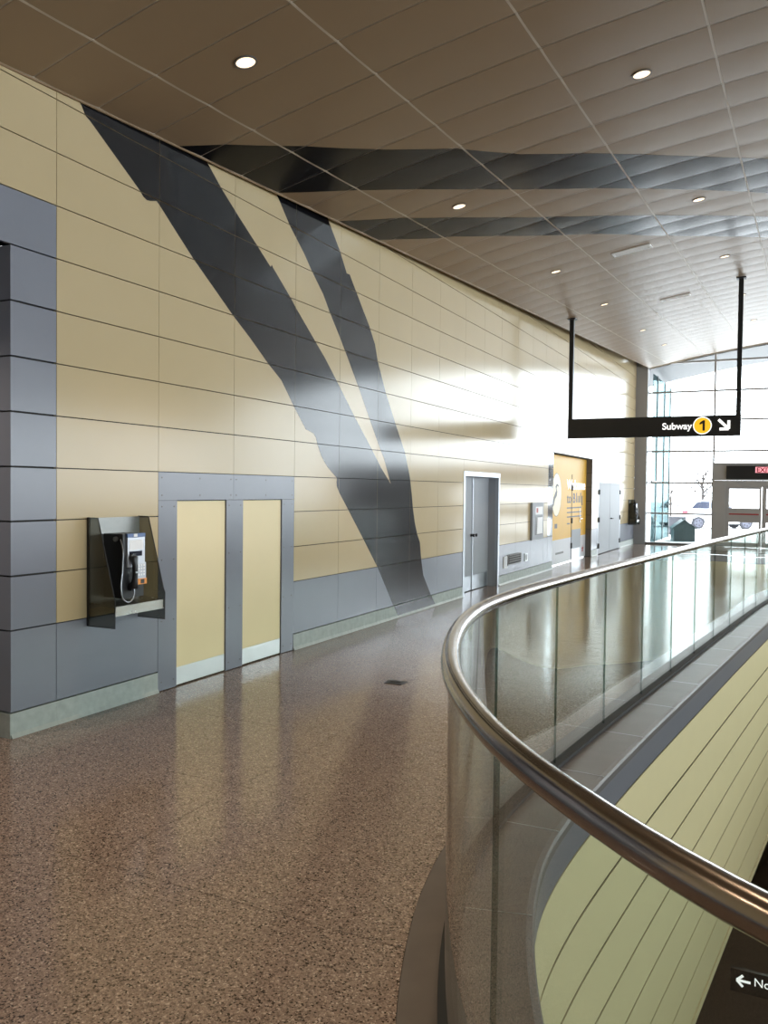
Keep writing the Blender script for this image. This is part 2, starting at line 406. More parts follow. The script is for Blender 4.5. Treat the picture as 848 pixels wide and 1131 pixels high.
# lower sign
SY = 10.6
P = onY(828, 1085, SY)
ls = empty('directional_sign', (P.x+.15, SY, P.z), label='black sign with white left arrow and the word North in the level below', cat='sign')
b = MB(); b.box(-.36, .9, -.03, .03, -.135, .135); b.build('sign_panel', 'signblack', ls)
b = MB(); b.box(-.02, .02, -.01, .01, .135, max(.2, -3.345-P.z)); b.build('hanger', 'signblack', ls, loc=(.5, 0, 0))
a0 = onY(813, 1082, SY-.032)
def arrow(name, parent, c, ex, ez, size, th, m):
    ex = Vector(ex); ez = Vector(ez); c = Vector(c); nn = ex.cross(ez)
    def strip(p, q):
        d = (Vector(q)-Vector(p)).normalized(); n = Vector((-d.y, d.x))*th/2
        return [Vector(p)+n, Vector(q)+n, Vector(q)-n, Vector(p)-n]
    b = MB()
    for k, (p, q) in enumerate((((-size/2, 0), (size/2-th*.6, 0)), ((size/2, 0), (size*.05, size*.45)), ((size/2, 0), (size*.05, -size*.45)))):
        pl = strip(p, q); e_ = .0015+.0004*k
        v = [c+ex*a.x+ez*a.y+nn*s_ for s_ in (0, e_) for a in pl]
        b.add(v, [(3, 2, 1, 0), (4, 5, 6, 7), (0, 1, 5, 4), (1, 2, 6, 5), (2, 3, 7, 6), (3, 0, 4, 7)])
    o = b.build(name, m); return wparent(o, parent)
arrow('arrow', ls, a0+Vector((.08, 0, 0)), (-1, 0, 0), (0, 0, -1), .15, .03, 'signwhite')
t0 = onY(832, 1089, SY-.032)
text('lettering', 'North', .14, 'signwhite', ls, (t0.x, SY-.031, t0.z), (1, 0, 0), (0, 0, 1))

# ================================================================== LEFT WALL
wl = empty('wall_left', kind='structure', label='long cream panelled wall with grey base and dark diagonal stripes', cat='wall')
PH = .3896; Z9 = .766
def ZR(m): return Z9+PH*m
s1L = [(70, 80), (90, 117), (94.7, 128.3), (99, 133), (155, 211.3), (158, 217), (162, 221), (166, 222), (173, 222), (177, 228), (197, 260), (213.7, 286), (257.2, 348.3), (266, 360), (275.7, 372.7), (295.9, 401.3), (310.7, 420), (315.5, 430), (324, 448), (337.7, 474.3), (342, 476.5),
       (346.2, 478.7), (349, 484), (350, 489.4), (354.7, 503.6), (358, 510), (362.3, 516.8), (372, 528), (371.6, 533), (372, 537.5), (375, 545), (384, 562), (402, 597), (417, 626.8), (435.5, 671.5), (443, 690)]
s2R = [(485, 676), (476.8, 660), (467.4, 635.8), (465, 618), (463.6, 599), (460.8, 590.6), (458, 577.4), (455.8, 561), (454.5, 545), (452.5, 527), (447.2, 499.9), (436.8, 468.7), (426.4, 435.5), (417, 399), (414, 380.5), (407.4, 359.4), (393, 321.8), (386, 303.2), (382.8, 302), (375.5, 278), (362.9, 244.4), (352, 215)]
s2L = [(296, 192), (307.7, 219.8), (320, 249), (335.8, 280), (343.8, 298), (353.8, 318.7), (356.6, 324.3), (364.2, 345), (374.5, 370.6), (381, 387.5), (395.3, 426.2), (408.5, 464), (420.2, 497.4), (423.6, 505.5)]
s1R = [(431.5, 534.7), (420.8, 516.8), (410.4, 496), (391.5, 460.2), (376.4, 430), (371.7, 420.6), (358.5, 395), (348, 377), (327.4, 341.3), (320.6, 328.5), (301.6, 296), (300, 292.6), (298.8, 295), (284.2, 271.8), (264, 240), (244.6, 208.4), (231.4, 184.3), (215, 155)]
STR = [((q := onX(x, y, WX)).y, q.z) for x, y in s1L+s2R+s2L+s1R]
def zceil(Y): return 4.78+(Y-5.5)*.0554
cache = {}
def panel(name, m, y0, y1, z0, z1, gy=.0022, gz=.004, th=.03, parent=None, x=WX, tilt=.0009, stripe=True):
    parent = parent or wl
    yc, zc = (y0+y1)/2, (z0+z1)/2; hy, hz = (y1-y0)/2-gy, (z1-z0)/2-gz
    key = (m, round(hy, 3), round(hz, 3), th)
    if key not in cache:
        b = MB(); b.box(-th, 0, -hy, hy, -hz, hz); cache[key] = b.mesh(name, m)
    o = link(name, cache[key], parent, Vector((x, yc, zc)))
    o.rotation_euler = (0, random.uniform(-tilt, tilt), random.uniform(-tilt, tilt)*.6)
    if stripe:
        c = clip(STR, yc-hy, yc+hy, zc-hz, zc+hz)
        if c:
            b = MB(); b.prism([(a-yc, e-zc) for a, e in c], 'x', .0002, .0012); b.build('dark_stripe', 'film', o)
    return o
up_edges = [4.499, 5.615, 6.699, 7.816, 8.827, 9.874, 10.934, 11.994, 13.12, 14.08, 15.05, 16.1, 17.15, 18.2, 19.2, 20.2, 21.2, 22.2, 23.19, 24.0, 25.15, 26.3, 27.44, 28.8, YE]
lo_edges = [4.499, 5.615, 6.699, 7.816, 8.827, 9.874, 10.934, 11.994, 13.12, 15.05, 16.1, 17.15, 18.2, 18.54, 18.98, 23.19, 24.0, 27.44, 28.8, YE]
def feature(y0, y1):           # top of whatever replaces the panels
    ym = (y0+y1)/2
    if 5.615 < ym < 7.816: return ZR(3)
    if 13.12 < ym < 15.05: return 2.13
    if 18.98 < ym < 23.19: return ZR(5)
    if 24.0 < ym < 27.44: return 2.13
    return 0
for m in range(0, 15):
    E_ = up_edges if m >= 5 else lo_edges
    for a, e in zip(E_[:-1], E_[1:]):
        z0, z1 = ZR(m), ZR(m+1); ft = feature(a, e)
        if z1 <= ft+.01: continue
        z0 = max(z0, ft)
        if z0 > zceil((a+e)/2)+.55: continue
        if m < 5 and 18.5 < a < 18.9: panel('steel_strip_panel', 'polished', a, e, z0, z1, stripe=False); continue
        panel('wall_panel', 'cream', a, e, z0, z1)
    # over and beside the opening at the left
    for a, e in ((3.4, 4.499), (2.3, 3.4), (1.0, 2.3), (-3.2, 1.0), (-7.5, -3.2)):
        if e <= 1.0 or m >= 8:
            if ZR(m) < zceil((a+e)/2)+.4: panel('wall_panel', 'cream', a, e, ZR(m), ZR(m+1))
        elif m == 7: panel('header_panel', 'grey', a, e, ZR(7), ZR(8))
    if m < 7: panel('pier_panel', 'grey', 4.09, 4.499, ZR(m), ZR(m+1), gz=.007)
for a, e in zip(lo_edges[:-1], lo_edges[1:]):
    if feature(a, e) == 0: panel('base_panel', 'grey', a, e, .182, Z9, gz=.003)
    if feature(a, e) == 0:
        b = MB(); b.prism([(WX-.04, .175), (WX+.004, .175), (WX+.006, .03), (WX+.02, .008), (WX+.024, 0), (WX-.04, 0)], 'y', a+.001, e-.001); b.build('plinth', 'plinth', wl)
        c = clip(STR, a, e, .0, .172)
        if c: b = MB(); b.prism(c, 'x', WX+.0065, WX+.0075); b.build('dark_stripe', 'film', wl)
panel('base_panel', 'grey', 4.09, 4.499, .182, Z9, gz=.003)
b = MB(); b.prism([(WX-.04, .175), (WX+.004, .175), (WX+.006, .03), (WX+.02, .008), (WX+.024, 0), (WX-.04, 0)], 'y', 4.088, 4.499); b.build('plinth', 'plinth', wl)
panel('base_panel', 'grey', -7.5, 1.0, .0, Z9)
# backing of the wall with its recesses left free
BX0, BX1 = WX-.12, WX-.034
for (a, e, z0, z1) in ((-7.5, 1.0, 0, 7.2), (1.0, 4.125, 3.5, 7.2), (4.125, 13.16, 0, 7.2), (13.16, 15.01, 2.11, 7.2), (15.01, 19.0, 0, 7.2), (19.0, 23.17, 2.70, 7.2), (23.17, YE, 0, 7.2)):
    box('backing', 'joint', wl, BX0, BX1, a, e, z0, z1)
# opening: jamb panels, soffit, side room
for m in range(-1, 7):
    z0 = .182 if m < 0 else ZR(m); z1 = Z9 if m < 0 else ZR(m+1)
    box('jamb_panel', 'grey', wl, -6.2, WX-.001, 4.092, 4.12, z0+.006, z1-.006)
box('jamb_plinth', 'plinth', wl, -6.2, WX+.003, 4.082, 4.12, 0, .1745)
box('opening_soffit', 'grey', wl, -6.2, WX-.034, 1.0, 4.12, 3.5, 3.53)
box('jamb_backing', 'joint', wl, -6.2, BX0, 4.121, 4.2, 0, 3.5)
wa = empty('wall_alcove', kind='structure', label='plain grey walls inside the opening beside the payphone', cat='wall')
box('back_panel', 'grey', wa, -6.3, -6.2, .9, 4.2, 0, 3.6); box('side_panel', 'grey', wa, -6.2, WX-.13, .9, 1.0, 0, 3.6)

# utility doors with riveted grey frame
tr2 = empty('trim_2', (WX, 5.615, 0), kind='structure', label='riveted blue-grey metal frame around two cream utility doors', cat='frame')
def fr(name, y0, y1, z0, z1):
    o = box(name, 'grey', tr2, WX-.03, WX+.001, y0+.0015, y1-.0015, z0, z1); return o
def rivets(pts):
    for (y, z) in pts:
        b = MB(); b.disc((WX+.001, y, z), 'x', .006, .004, 8); wparent(b.build('rivet', 'coping'), tr2)
fr('header_plate', 5.615, 6.70, 1.685, ZR(3)-.003); fr('header_plate', 6.70, 7.816, 1.685, ZR(3)-.003)
fr('stile_plate', 5.615, 5.862, .006, 1.682); fr('stile_plate', 6.585, 6.862, .006, 1.682); fr('stile_plate', 7.57, 7.816, .006, 1.682)
rivets([(y, z) for y in (5.66, 6.18, 6.655, 6.745, 7.26, 7.77) for z in (1.73, 1.885)] + [(y, z) for y in (5.66, 5.82, 6.63, 6.82, 7.61, 7.77) for z in (.08, .62, 1.16, 1.63)])
box('recess_shadow', 'joint', tr2, WX-.034, WX-.0335, 5.62, 7.81, 0, 1.69)
for n, (a, e, lab) in enumerate(((5.862, 6.585, 'cream flush utility door beside the payphone with scuffed metal kick plate'), (6.862, 7.57, 'cream flush utility door next to the dark diagonal stripe with metal kick plate'))):
    d = empty('door_%d' % (n+1), (WX, a, 0), kind='structure', label=lab, cat='door')
    box('leaf', 'creamdoor', d, WX-.033, WX-.012, a+.006, e-.006, .012, 1.676)
    box('kick_plate', 'kick', d, WX-.012, WX-.0095, a+.008, e-.008, .014, .172)
# grey double door in a shallow recess
d3 = empty('door_3', (WX, 13.12, 0), kind='structure', label='grey recessed double door with bright metal frame left of the wall dispenser', cat='door')
LX = -5.13
for (nm, y0, y1, z0, z1) in (('frame_jamb', 13.12, 13.2, 0, 2.13), ('frame_jamb', 14.97, 15.05, 0, 2.13), ('frame_head', 13.2, 14.97, 2.05, 2.13)):
    box(nm, 'alu', d3, WX-.06, WX+.006, y0, y1, z0, z1)
for (nm, y0, y1, z0, z1) in (('reveal', 13.17, 13.2, 0, 2.08), ('reveal', 14.97, 15.0, 0, 2.08), ('reveal_head', 13.2, 14.97, 2.05, 2.08)):
    box(nm, 'greydoor', d3, LX-.04, WX-.06, y0, y1, z0, z1)
for (y0, y1) in ((13.2, 14.08), (14.09, 14.97)):
    box('leaf', 'greydoor', d3, LX-.045, LX, y0+.004, y1-.004, .01, 2.045)
    box('kick_plate', 'alu', d3, LX, LX+.003, y0+.02, y1-.06, .02, .27)
box('astragal', 'alu', d3, LX, LX+.012, 14.06, 14.1, .02, 2.045)
for y in (14.02, 14.15):
    b = MB(); b.tube([(LX, y, 1.0), (LX+.03, y, 1.0), (LX+.05, y, 1.0), (LX+.075, y, 1.0)], [.03, .012, .03, .026], 12); wparent(b.build('knob', 'black', smooth=True), d3)
box('back', 'joint', d3, LX-.06, LX-.046, 13.15, 15.02, 0, 2.1)
# cabinet double door far along the wall
d4 = empty('door_4', (WX, 24, 0), kind='structure', label='pale grey flush double door near the far payphone', cat='door')
box('frame', 'alu', d4, WX-.03, WX+.004, 24.0, 24.1, 0, 2.13); box('frame', 'alu', d4, WX-.03, WX+.004, 27.34, 27.44, 0, 2.13); box('frame', 'alu', d4, WX-.03, WX+.004, 24.1, 27.34, 2.08, 2.13)
for y0, y1 in ((24.1, 25.715), (25.725, 27.34)):
    box('leaf', 'greydoor', d4, WX-.033, WX+.008, y0+.005, y1-.005, .02, 2.075)
for y in (24.1, 27.34):
    for z in (.25, 1.0, 1.8): box('hinge', 'joint', d4, WX+.008, WX+.03, y-.05, y+.05, z-.07, z+.07)
b = MB(); b.tube([(WX+.008, 25.8, 1.0), (WX+.06, 25.8, 1.0), (WX+.06, 26.05, 1.0)], .018, 8); wparent(b.build('lever', 'black'), d4)

# advertising recess (wrapped doors)
AX = -5.1
tr3 = empty('trim_3', (WX, 18.98, 0), kind='structure', label='dark panelled reveal and head of the recess holding the yellow advert', cat='reveal')
for m in range(-1, 5):
    z0 = .01 if m < 0 else ZR(m); z1 = ZR(m+1)
    box('reveal_panel', 'coping', tr3, AX-.05, WX+.004, 23.15, 23.19, z0+.006, z1-.006)
box('reveal_backing', 'joint', tr3, AX-.05, WX-.02, 23.185, 23.2, 0, 2.714)
box('reveal_panel', 'coping', tr3, AX-.05, WX-.034, 18.98, 19.0, 0, 2.70)
box('head_panel', 'joint', tr3, AX-.05, WX+.004, 18.98, 23.19, 2.69, 2.714)  # head coloured near black, standing in for the shadow beneath it
ad = empty('advert_wrap', (AX, 21, 0), label='tall yellow advertising wrap with bird emblem and white foot band on recessed panels', cat='advert')
adp = lambda x, y: onX(x, y, AX)
box('yellow_sheet', 'adyellow', ad, AX-.04, AX, 19.0, 23.15, .62, 2.69)
box('white_sheet', 'adwhite', ad, AX-.04, AX-.0005, 19.0, 23.15, .02, .62)
c0 = adp(614.5, 546.5); ry = (adp(619.8, 546).y-adp(614.5, 546).y); rz = (adp(614.5, 522).z-adp(614.5, 570).z)/2
cy_ = max(c0.y, 19.02+ry)
def ellipse(y, z, a, b_, n=32): return [(y+a*math.cos(2*math.pi*k/n), z+b_*math.sin(2*math.pi*k/n)) for k in range(n)]
b = MB(); b.prism(ellipse(cy_, c0.z, ry, rz), 'x', AX, AX+.002); wparent(b.build('emblem_ring', 'adgrey'), ad)
b = MB(); b.prism(ellipse(cy_, c0.z, ry*.96, rz*.975), 'x', AX+.002, AX+.003); wparent(b.build('emblem_disc', 'adcream'), ad)
bird = [(-.75, -.75), (-.5, -.62), (-.35, -.3), (.05, -.05), (.12, .2), (-.05, .38), (.1, .55), (.35, .5), (.8, .22), (.5, .42), (.3, .62), (0, .68), (-.25, .5), (-.15, .25), (-.3, .1), (-.6, -.15), (-.75, -.45)]
b = MB(); b.prism([(cy_+p[0]*ry, c0.z+p[1]*rz*.75) for p in bird], 'x', AX+.003, AX+.004); wparent(b.build('emblem_bird', 'adgrey'), ad)
p0 = adp(626, 539.5); text('lettering', 'Welcome', .36, 'signwhite', ad, (AX+.001, p0.y, p0.z-.02), (0, 1.45, 0), (0, 0, 1), bold=.006)
p1 = adp(626, 553); text('lettering', 'to', .36, 'adgrey', ad, (AX+.001, p1.y, p1.z-.06), (0, 1.45, 0), (0, 0, 1), bold=.006); text('lettering', 'B', .36, 'adgrey', ad, (AX+.001, p1.y+.62, p1.z-.06), (0, 1.45, 0), (0, 0, 1), bold=.006)
yy = p1.y+1.0
for k, (wd, lo, hi) in enumerate(((.09, 0, .26), (.06, 0, .18), (.12, 0, .18), (.08, 0, .26), (.12, -.08, .18))):
    box('blurred_lettering', 'adgrey', ad, AX, AX+.002, yy, yy+wd, p1.z-.06+lo, p1.z-.06+hi); yy += wd+.07
for k, y in enumerate((561, 566, 571)):
    q0, q1 = adp(626, y), adp(642, y); box('small_print', 'adgrey', ad, AX, AX+.0015, q0.y, q1.y, q0.z-.022, q0.z+.012)
q0 = adp(626, 578.5); box('small_print', 'adgrey', ad, AX, AX+.0015, q0.y, q0.y+.3, q0.z-.02, q0.z+.015)
q0 = adp(613.5, 581); box('small_crest', 'adgrey', ad, AX, AX+.0015, q0.y-.1, q0.y+.15, q0.z-.06, q0.z+.05)
q0 = adp(612, 612); q1 = adp(622, 611); box('foot_print', 'adgrey', ad, AX, AX+.0015, q0.y+.1, q1.y, q0.z-.03, q0.z+.02)
q0 = adp(643, 606); b = MB()
b.prism([(q0.y+.13*math.sin(k*math.pi/5)*(1 if k % 2 == 0 else .5), q0.z+.11*math.cos(k*math.pi/5)*(1 if k % 2 == 0 else .5)) for k in range(10)], 'x', AX, AX+.002); wparent(b.build('red_mark', 'red'), ad)
# door cut in the wrap
dl, dr = adp(631.2, 560).y, adp(641.5, 560).y
box('door_gap', 'joint', ad, AX, AX+.002, dl-.03, dl+.03, .03, 2.25)
q0, q1 = adp(632, 585), adp(640.5, 612)
box('door_plate', 'greydoor', ad, AX, AX+.004, dl+.05, dr-.02, .32, q0.z)
box('door_foot', 'alu', ad, AX, AX+.004, dl+.05, dr-.02, .04, .30)
for z in (.4, 1.05, 1.9): box('hinge', 'joint', ad, AX, AX+.02, dl-.06, dl+.06, z-.07, z+.07)
b = MB(); b.tube([(AX, dr-.12, 1.08), (AX+.06, dr-.12, 1.08), (AX+.06, dr-.35, 1.08)], .016, 8); wparent(b.build('lever', 'steel'), ad)
box('lock_plate', 'steel', ad, AX, AX+.008, dr-.15, dr-.09, .98, 1.35)

# wall dispenser / help point
hp = empty('help_point', (WX, 17.5, 0), label='steel framed wall help point with white notice right of the grey double door', cat='help point')
box('housing', 'greydoor', hp, WX+.003, WX+.05, 17.12, 18.0, .76, 1.56)
box('notice', 'white', hp, WX+.05, WX+.053, 17.36, 17.92, 1.3, 1.47); box('notice_mark', 'red', hp, WX+.053, WX+.054, 17.42, 17.55, 1.34, 1.44)
box('recess', 'black', hp, WX+.05, WX+.052, 17.34, 17.92, .86, 1.29)
b = MB(); b.prism([(17.46, .88), (17.9, .88), (17.9, 1.24), (17.5, 1.24)], 'x', WX+.052, WX+.058); wparent(b.build('leaflet', 'white'), hp)
def wallitem(name, lab, cat, x0, x1, y0, y1, m, inner=None):
    a = onX(x0, y1, WX); c = onX(x1, y0, WX); o = empty(name, (WX, (a.y+c.y)/2, a.z), label=lab, cat=cat)
    zt = onX(x0, y0, WX).z
    box('plate', m, o, WX, WX+.015, a.y, c.y, a.z, zt)
    if inner: box('grille' if inner == 'joint' else 'insert', inner, o, WX+.015, WX+.018, a.y+.04, c.y-.04, a.z+.02, zt-.02)
    return o
v_ = wallitem('wall_vent', 'dark rectangular vent grille low on the grey base panels', 'vent', 560, 575, 613.5, 624.5, 'coping', 'joint')
for k in range(4):
    a = onX(560, 624.5, WX); c = onX(575, 613.5, WX); z = a.z+.05+k*.045; box('slat', 'coping', v_, WX+.018, WX+.026, a.y+.05, c.y-.05, z, z+.02)
wallitem('access_plate', 'white blank plate low on the wall between grey double door and vent', 'plate', 555.5, 559.5, 615, 628, 'white', 'adwhite')
wallitem('power_outlet', 'small outlet plate low on the wall below the help point', 'outlet', 579, 582, 611.5, 620, 'kick', 'black')

# ================================================================== PAYPHONE
def payphone(ox, oy, lab, sc=1.0):
    # local: x out of the wall, y along the wall, z up
    root = empty('payphone', (ox, oy, 0), label=lab, cat='payphone', group='payphones on the cream wall')
    def bx(name, m, *a): b = MB(); b.box(*a); return b.build(name, m, root)
    b = MB(); b.prism([(0, 1.555), (.11, 1.555), (.275, .955), (.29, .93), (.29, .705), (0, .705)], 'y', -.002, .006); wing = b.mesh('side_wing', 'smoke')
    link('side_wing', wing, root, (0, 0, 0)); link('side_wing', wing, root, (0, .565, 0))
    def edge(dy):
        b = MB(); b.tube([(.0, dy+.002, 1.555), (.11, dy+.002, 1.555), (.277, dy+.002, .955), (.29, dy+.002, .93), (.29, dy+.002, .705), (0, dy+.002, .705)], .004, 6); b.build('wing_edge', 'black', root)
    edge(0); edge(.565)
    bx('back_plate', 'darksteel', .001, .014, .008, .563, .84, 1.552)
    bx('rear_edge', 'black', 0, .02, -.004, .012, .705, 1.555)
    b = MB(); b.prism([(.014, .88), (.27, .86), (.275, .86), (.275, .795), (.28, .795), (.28, .87), (.014, .89)], 'y', .008, .563); b.build('shelf', 'steel', root)
    body = bx('phone_body', 'black', .014, .215, .16, .395, .915, 1.425)
    face = bx('face_plate', 'phonesilver', .215, .228, .20, .395, 1.16, 1.395)
    bx('key_panel', 'phonesilver', .215, .24, .29, .395, 1.06, 1.19)
    b = MB(); b.box(.228, .231, .22, .36, 1.245, 1.285); b.build('display', 'lcd', face)
    b = MB(); b.box(.228, .230, .22, .375, 1.295, 1.375); b.build('instruction_card', 'white', face)
    b = MB(); b.box(.2, .23, .197, .398, 1.397, 1.427); lb = b.build('top_label', 'blue', root)
    b = MB(); b.box(.23, .2315, .265, .305, 1.4, 1.425); b.build('label_mark', 'white', lb)
    for i in range(4):
        for j in range(3):
            b = MB(); b.box(.24, .243, .303+.029*j, .321+.029*j, 1.085+.025*i, 1.1+.025*i); b.build('key', 'white', root)
    bx('coin_return', 'orange', .215, .245, .30, .40, 1.015, 1.062)
    bx('coin_flap', 'black', .245, .247, .33, .37, 1.022, 1.055)
    # handset
    b = MB(); b.tube([(.255, .245, .985), (.25, .245, 1.0), (.262, .245, 1.06), (.268, .245, 1.12), (.262, .245, 1.18), (.25, .245, 1.23), (.25, .245, 1.25)], [.03, .036, .023, .021, .023, .036, .03], 12)
    hs = b.build('handset', 'black', root, smooth=True)
    for z in (1.0, 1.235): b = MB(); b.disc((.215, .245, z), 'x', .033, .035, 16); b.build('cup', 'black', hs)
    b = MB(); b.box(.286, .29, .225, .265, 1.115, 1.128); b.build('badge', 'alu', hs)
    # armoured cord from the upper left down to the handset
    P = [Vector(p) for p in ((.20, .150, 1.385), (.24, .135, 1.30), (.27, .10, 1.15), (.285, .07, 1.03), (.285, .085, .935), (.275, .15, .893), (.27, .20, .90), (.262, .235, .945), (.256, .245, .985))]
    pts = []
    for i in range(len(P)-1):
        a, q, c, d_ = P[max(i-1, 0)], P[i], P[i+1], P[min(i+2, len(P)-1)]
        for k in range(6):
            t = k/6; pts.append(.5*((2*q)+(c-a)*t+(2*a-5*q+4*c-d_)*t*t+(3*q-a-3*c+d_)*t**3))
    pts.append(P[-1]); b = MB(); b.tube(pts, .005, 8); b.build('cord', 'alu', root, smooth=True)
    b = MB(); b.disc((.15, .16, 1.385), 'y', .02, -.02, 12); b.build('cord_socket', 'alu', root)
    return root
payphone(WX+.003, 4.80, 'black payphone in smoked side wings with steel shelf beside the cream utility doors')
pp2 = payphone(WX+.003, 28.95, 'distant black payphone on the wall next to the window column')
del pp2['group']

# ================================================================== CEILING
ce = empty('ceiling', kind='structure', label='vaulted taupe metal panel ceiling crossed by two dark bands', cat='ceiling')
UE = [-5.0, -4.407, -3.194, -2.009, -.80, .40]
SEG = 6; SAG = .004; S0 = 5.56; DS = .612
rows = range(-8, 41)
s_end = (YE-.02)/CDV.y
band1 = [(185, 161), (250, 159.5), (330, 161), (424, 165), (474, 164), (506, 164), (574, 170), (664, 169), (774, 172.5), (848, 175)], [(848, 213), (794, 210), (674, 207.5), (579, 209), (424, 209), (360, 211), (302, 213)]
band2 = [(367.5, 244.4), (407.4, 242.2), (447, 240.4), (560, 239.8), (598.5, 239.5), (725.7, 237.4), (848, 238.7)], [(848, 262), (725.7, 260), (664, 258), (598.5, 260), (500, 261), (484, 262.8), (413.5, 265)]
def bandpoly(top, bot):
    T = [onC(*p) for p in top]; B = [onC(*p) for p in bot]
    def ext(a, b, u): k = (u-b[1])/(b[1]-a[1]); return (b[0]+(b[0]-a[0])*k, u)
    T = [ext(T[1], T[0], -5.2)] + T + [ext(T[-4], T[-1], 1.6)]; B = [ext(B[1], B[0], 1.6)] + B + [ext(B[-2], B[-1], -5.2)]
    return T+B
BANDS = [bandpoly(*band1), bandpoly(*band2)]
def lift(fr_): return -SAG*4*fr_*(1-fr_)           # bowed panel: lower in the middle
ccache = {}
gu, gs = .010, .006
for ci in range(len(UE)-1):
    ua, ub = UE[ci]+gu, UE[ci+1]-gu
    NU = 2
    b = MB()
    for i in range(SEG+1):
        fr_ = i/SEG
        for j in range(NU+1):
            u = ua+(ub-ua)*j/NU; p = CDV*(gs+(DS-2*gs)*fr_)+CE1*u+CE2*(cv(u)+lift(fr_)); b.v.append(tuple(p))
    n1 = NU+1
    for i in range(SEG):
        for j in range(NU): b.f.append([i*n1+j, i*n1+j+1, (i+1)*n1+j+1, (i+1)*n1+j]); b.m.append(0)
    me = b.mesh('ceiling_panel', 'taupe', smooth=True)
    for k in rows:
        s = S0+DS*k
        if s+DS > s_end+.3: continue
        o = link('ceiling_panel', me, ce, EYEP+CDV*s)
        for bp in BANDS:
            fb_ = MB()
            for i in range(SEG):
                fa, fb2 = i/SEG, (i+1)/SEG; sa, sb = gs+(DS-2*gs)*fa, gs+(DS-2*gs)*fb2
                for j in range(NU):
                    uu0, uu1 = ua+(ub-ua)*j/NU, ua+(ub-ua)*(j+1)/NU
                    c = clip(bp, s+sa, s+sb, uu0, uu1)
                    if c:
                        def Z(q):
                            f_ = (q[0]-s-sa)/(sb-sa); w_ = (q[1]-uu0)/(uu1-uu0)
                            return cv(uu0)*(1-w_)+cv(uu1)*w_+lift(fa)*(1-f_)+lift(fb2)*f_-.0012
                        fb_.add([tuple(CDV*(q[0]-s)+CE1*q[1]+CE2*Z(q)) for q in c], [list(range(len(c)))])
            if fb_.v: fb_.build('dark_band', 'bandfilm', o)
# light rails between the panel columns
for u in UE:
    b = MB(); sA, sB = S0+DS*rows[0], s_end
    v = []
    for s in (sA, sB):
        for (uu, l) in ((u-.009, -.002), (u+.009, -.002), (u+.009, .03), (u-.009, .03)): v.append(tuple(cpt(s, uu, l)))
    b.add(v, [(0, 1, 2, 3), (4, 5, 6, 7), (0, 1, 5, 4), (1, 2, 6, 5), (2, 3, 7, 6), (3, 0, 4, 7)]); b.build('grid_rail', 'gridrail', ce)
def sheet(name, m, u0, u1, sA, sB, l, n=24, th=None):
    b = MB()
    for s in (sA, sB):
        for j in range(n+1): u = u0+(u1-u0)*j/n; b.v.append(tuple(cpt(s, u, l)))
    for j in range(n): b.f.append([j, j+1, n+2+j, n+1+j]); b.m.append(0)
    return b.build(name, m, ce, smooth=True)
sheet('ceiling_backing', 'gridrail', -5.0, .4, S0+DS*rows[0], s_end, .004)
o = sheet('ceiling_panels_rest', 'taupe', .41, 12.6, -8, s_end, 0, 40); o['kind'] = 'stuff'
o = sheet('ceiling_panels_behind', 'taupe', -5.1, .41, -8, S0+DS*rows[0]-.01, 0); o['kind'] = 'stuff'
b = MB()
for l, ds in ((-.03, 0), (.36, 0), (-.03, .03), (.36, .03)):
    for j in range(41): b.v.append(tuple(cpt(s_end+ds, -5.012+17.7*j/40, l)))
for j in range(40):
    for A, B_ in ((0, 41), (82, 123), (0, 82)): b.f.append([A+j, A+j+1, B_+j+1, B_+j]); b.m.append(0)
b.build('end_trim', 'gridrail', ce)
sheet('roof_deck', 'joint', -5.8, 13.4, -8.5, s_end+.2, .35)
b = MB()                                            # ceiling edge upstand beside the wall
v = [tuple(cpt(s, u, l)) for s in (-8, s_end) for (u, l) in ((-5.012, -.012), (-5.0, -.012), (-5.0, .12), (-5.012, .12))]
b.add(v, [(0, 1, 2, 3), (4, 5, 6, 7), (0, 1, 5, 4), (1, 2, 6, 5), (2, 3, 7, 6), (3, 0, 4, 7)]); b.build('edge_trim', 'taupe', ce)

def downlight(s, u, seen, lab):
    p = cpt(s, u, -.008); o = empty('ceiling_downlight', p, label=lab, cat='downlight', group='round recessed ceiling downlights')
    nrm = (CE2*-1 + CE1*(-2*.0121*(u-3.77))).normalized()*1.0
    q = Vector((0, 0, -1)).rotation_difference((-(CE2 - CE1*(-2*.0121*(u-3.77)))).normalized())
    o.rotation_mode = 'QUATERNION'; o.rotation_quaternion = q
    b = MB(); n = 28; R0, R1 = .088, .074
    for k in range(n):
        a = 2*math.pi*k/n; b.v += [(R0*math.cos(a), R0*math.sin(a), .004), (R0*math.cos(a), R0*math.sin(a), -.004), (R1*math.cos(a), R1*math.sin(a), -.004), (R1*math.cos(a), R1*math.sin(a), .002)]
    for k in range(n):
        j = (k+1) % n
        for q_ in range(3): b.f.append([k*4+q_, k*4+q_+1, j*4+q_+1, j*4+q_]); b.m.append(0)
    b.build('trim_ring', 'coping', o, smooth=True)
    b = MB(); b.disc((0, 0, .001), 'z', .075, .002, 28); b.build('lens', 'lamp', o)
    l = D.lights.new('downlight_beam', 'SPOT'); l.energy = DOWN_W; l.color = (1, .74, .50); l.spot_size = math.radians(84); l.spot_blend = .7; l.shadow_soft_size = .07
    lo = link('downlight_beam', l, o, (0, 0, -.03))
ROWA = [5.29, 9.56, 13.85, 17.53, 21.95, 25.45]; ROWB = [7.85, 12.12, 15.95, 20.2, 24.4]
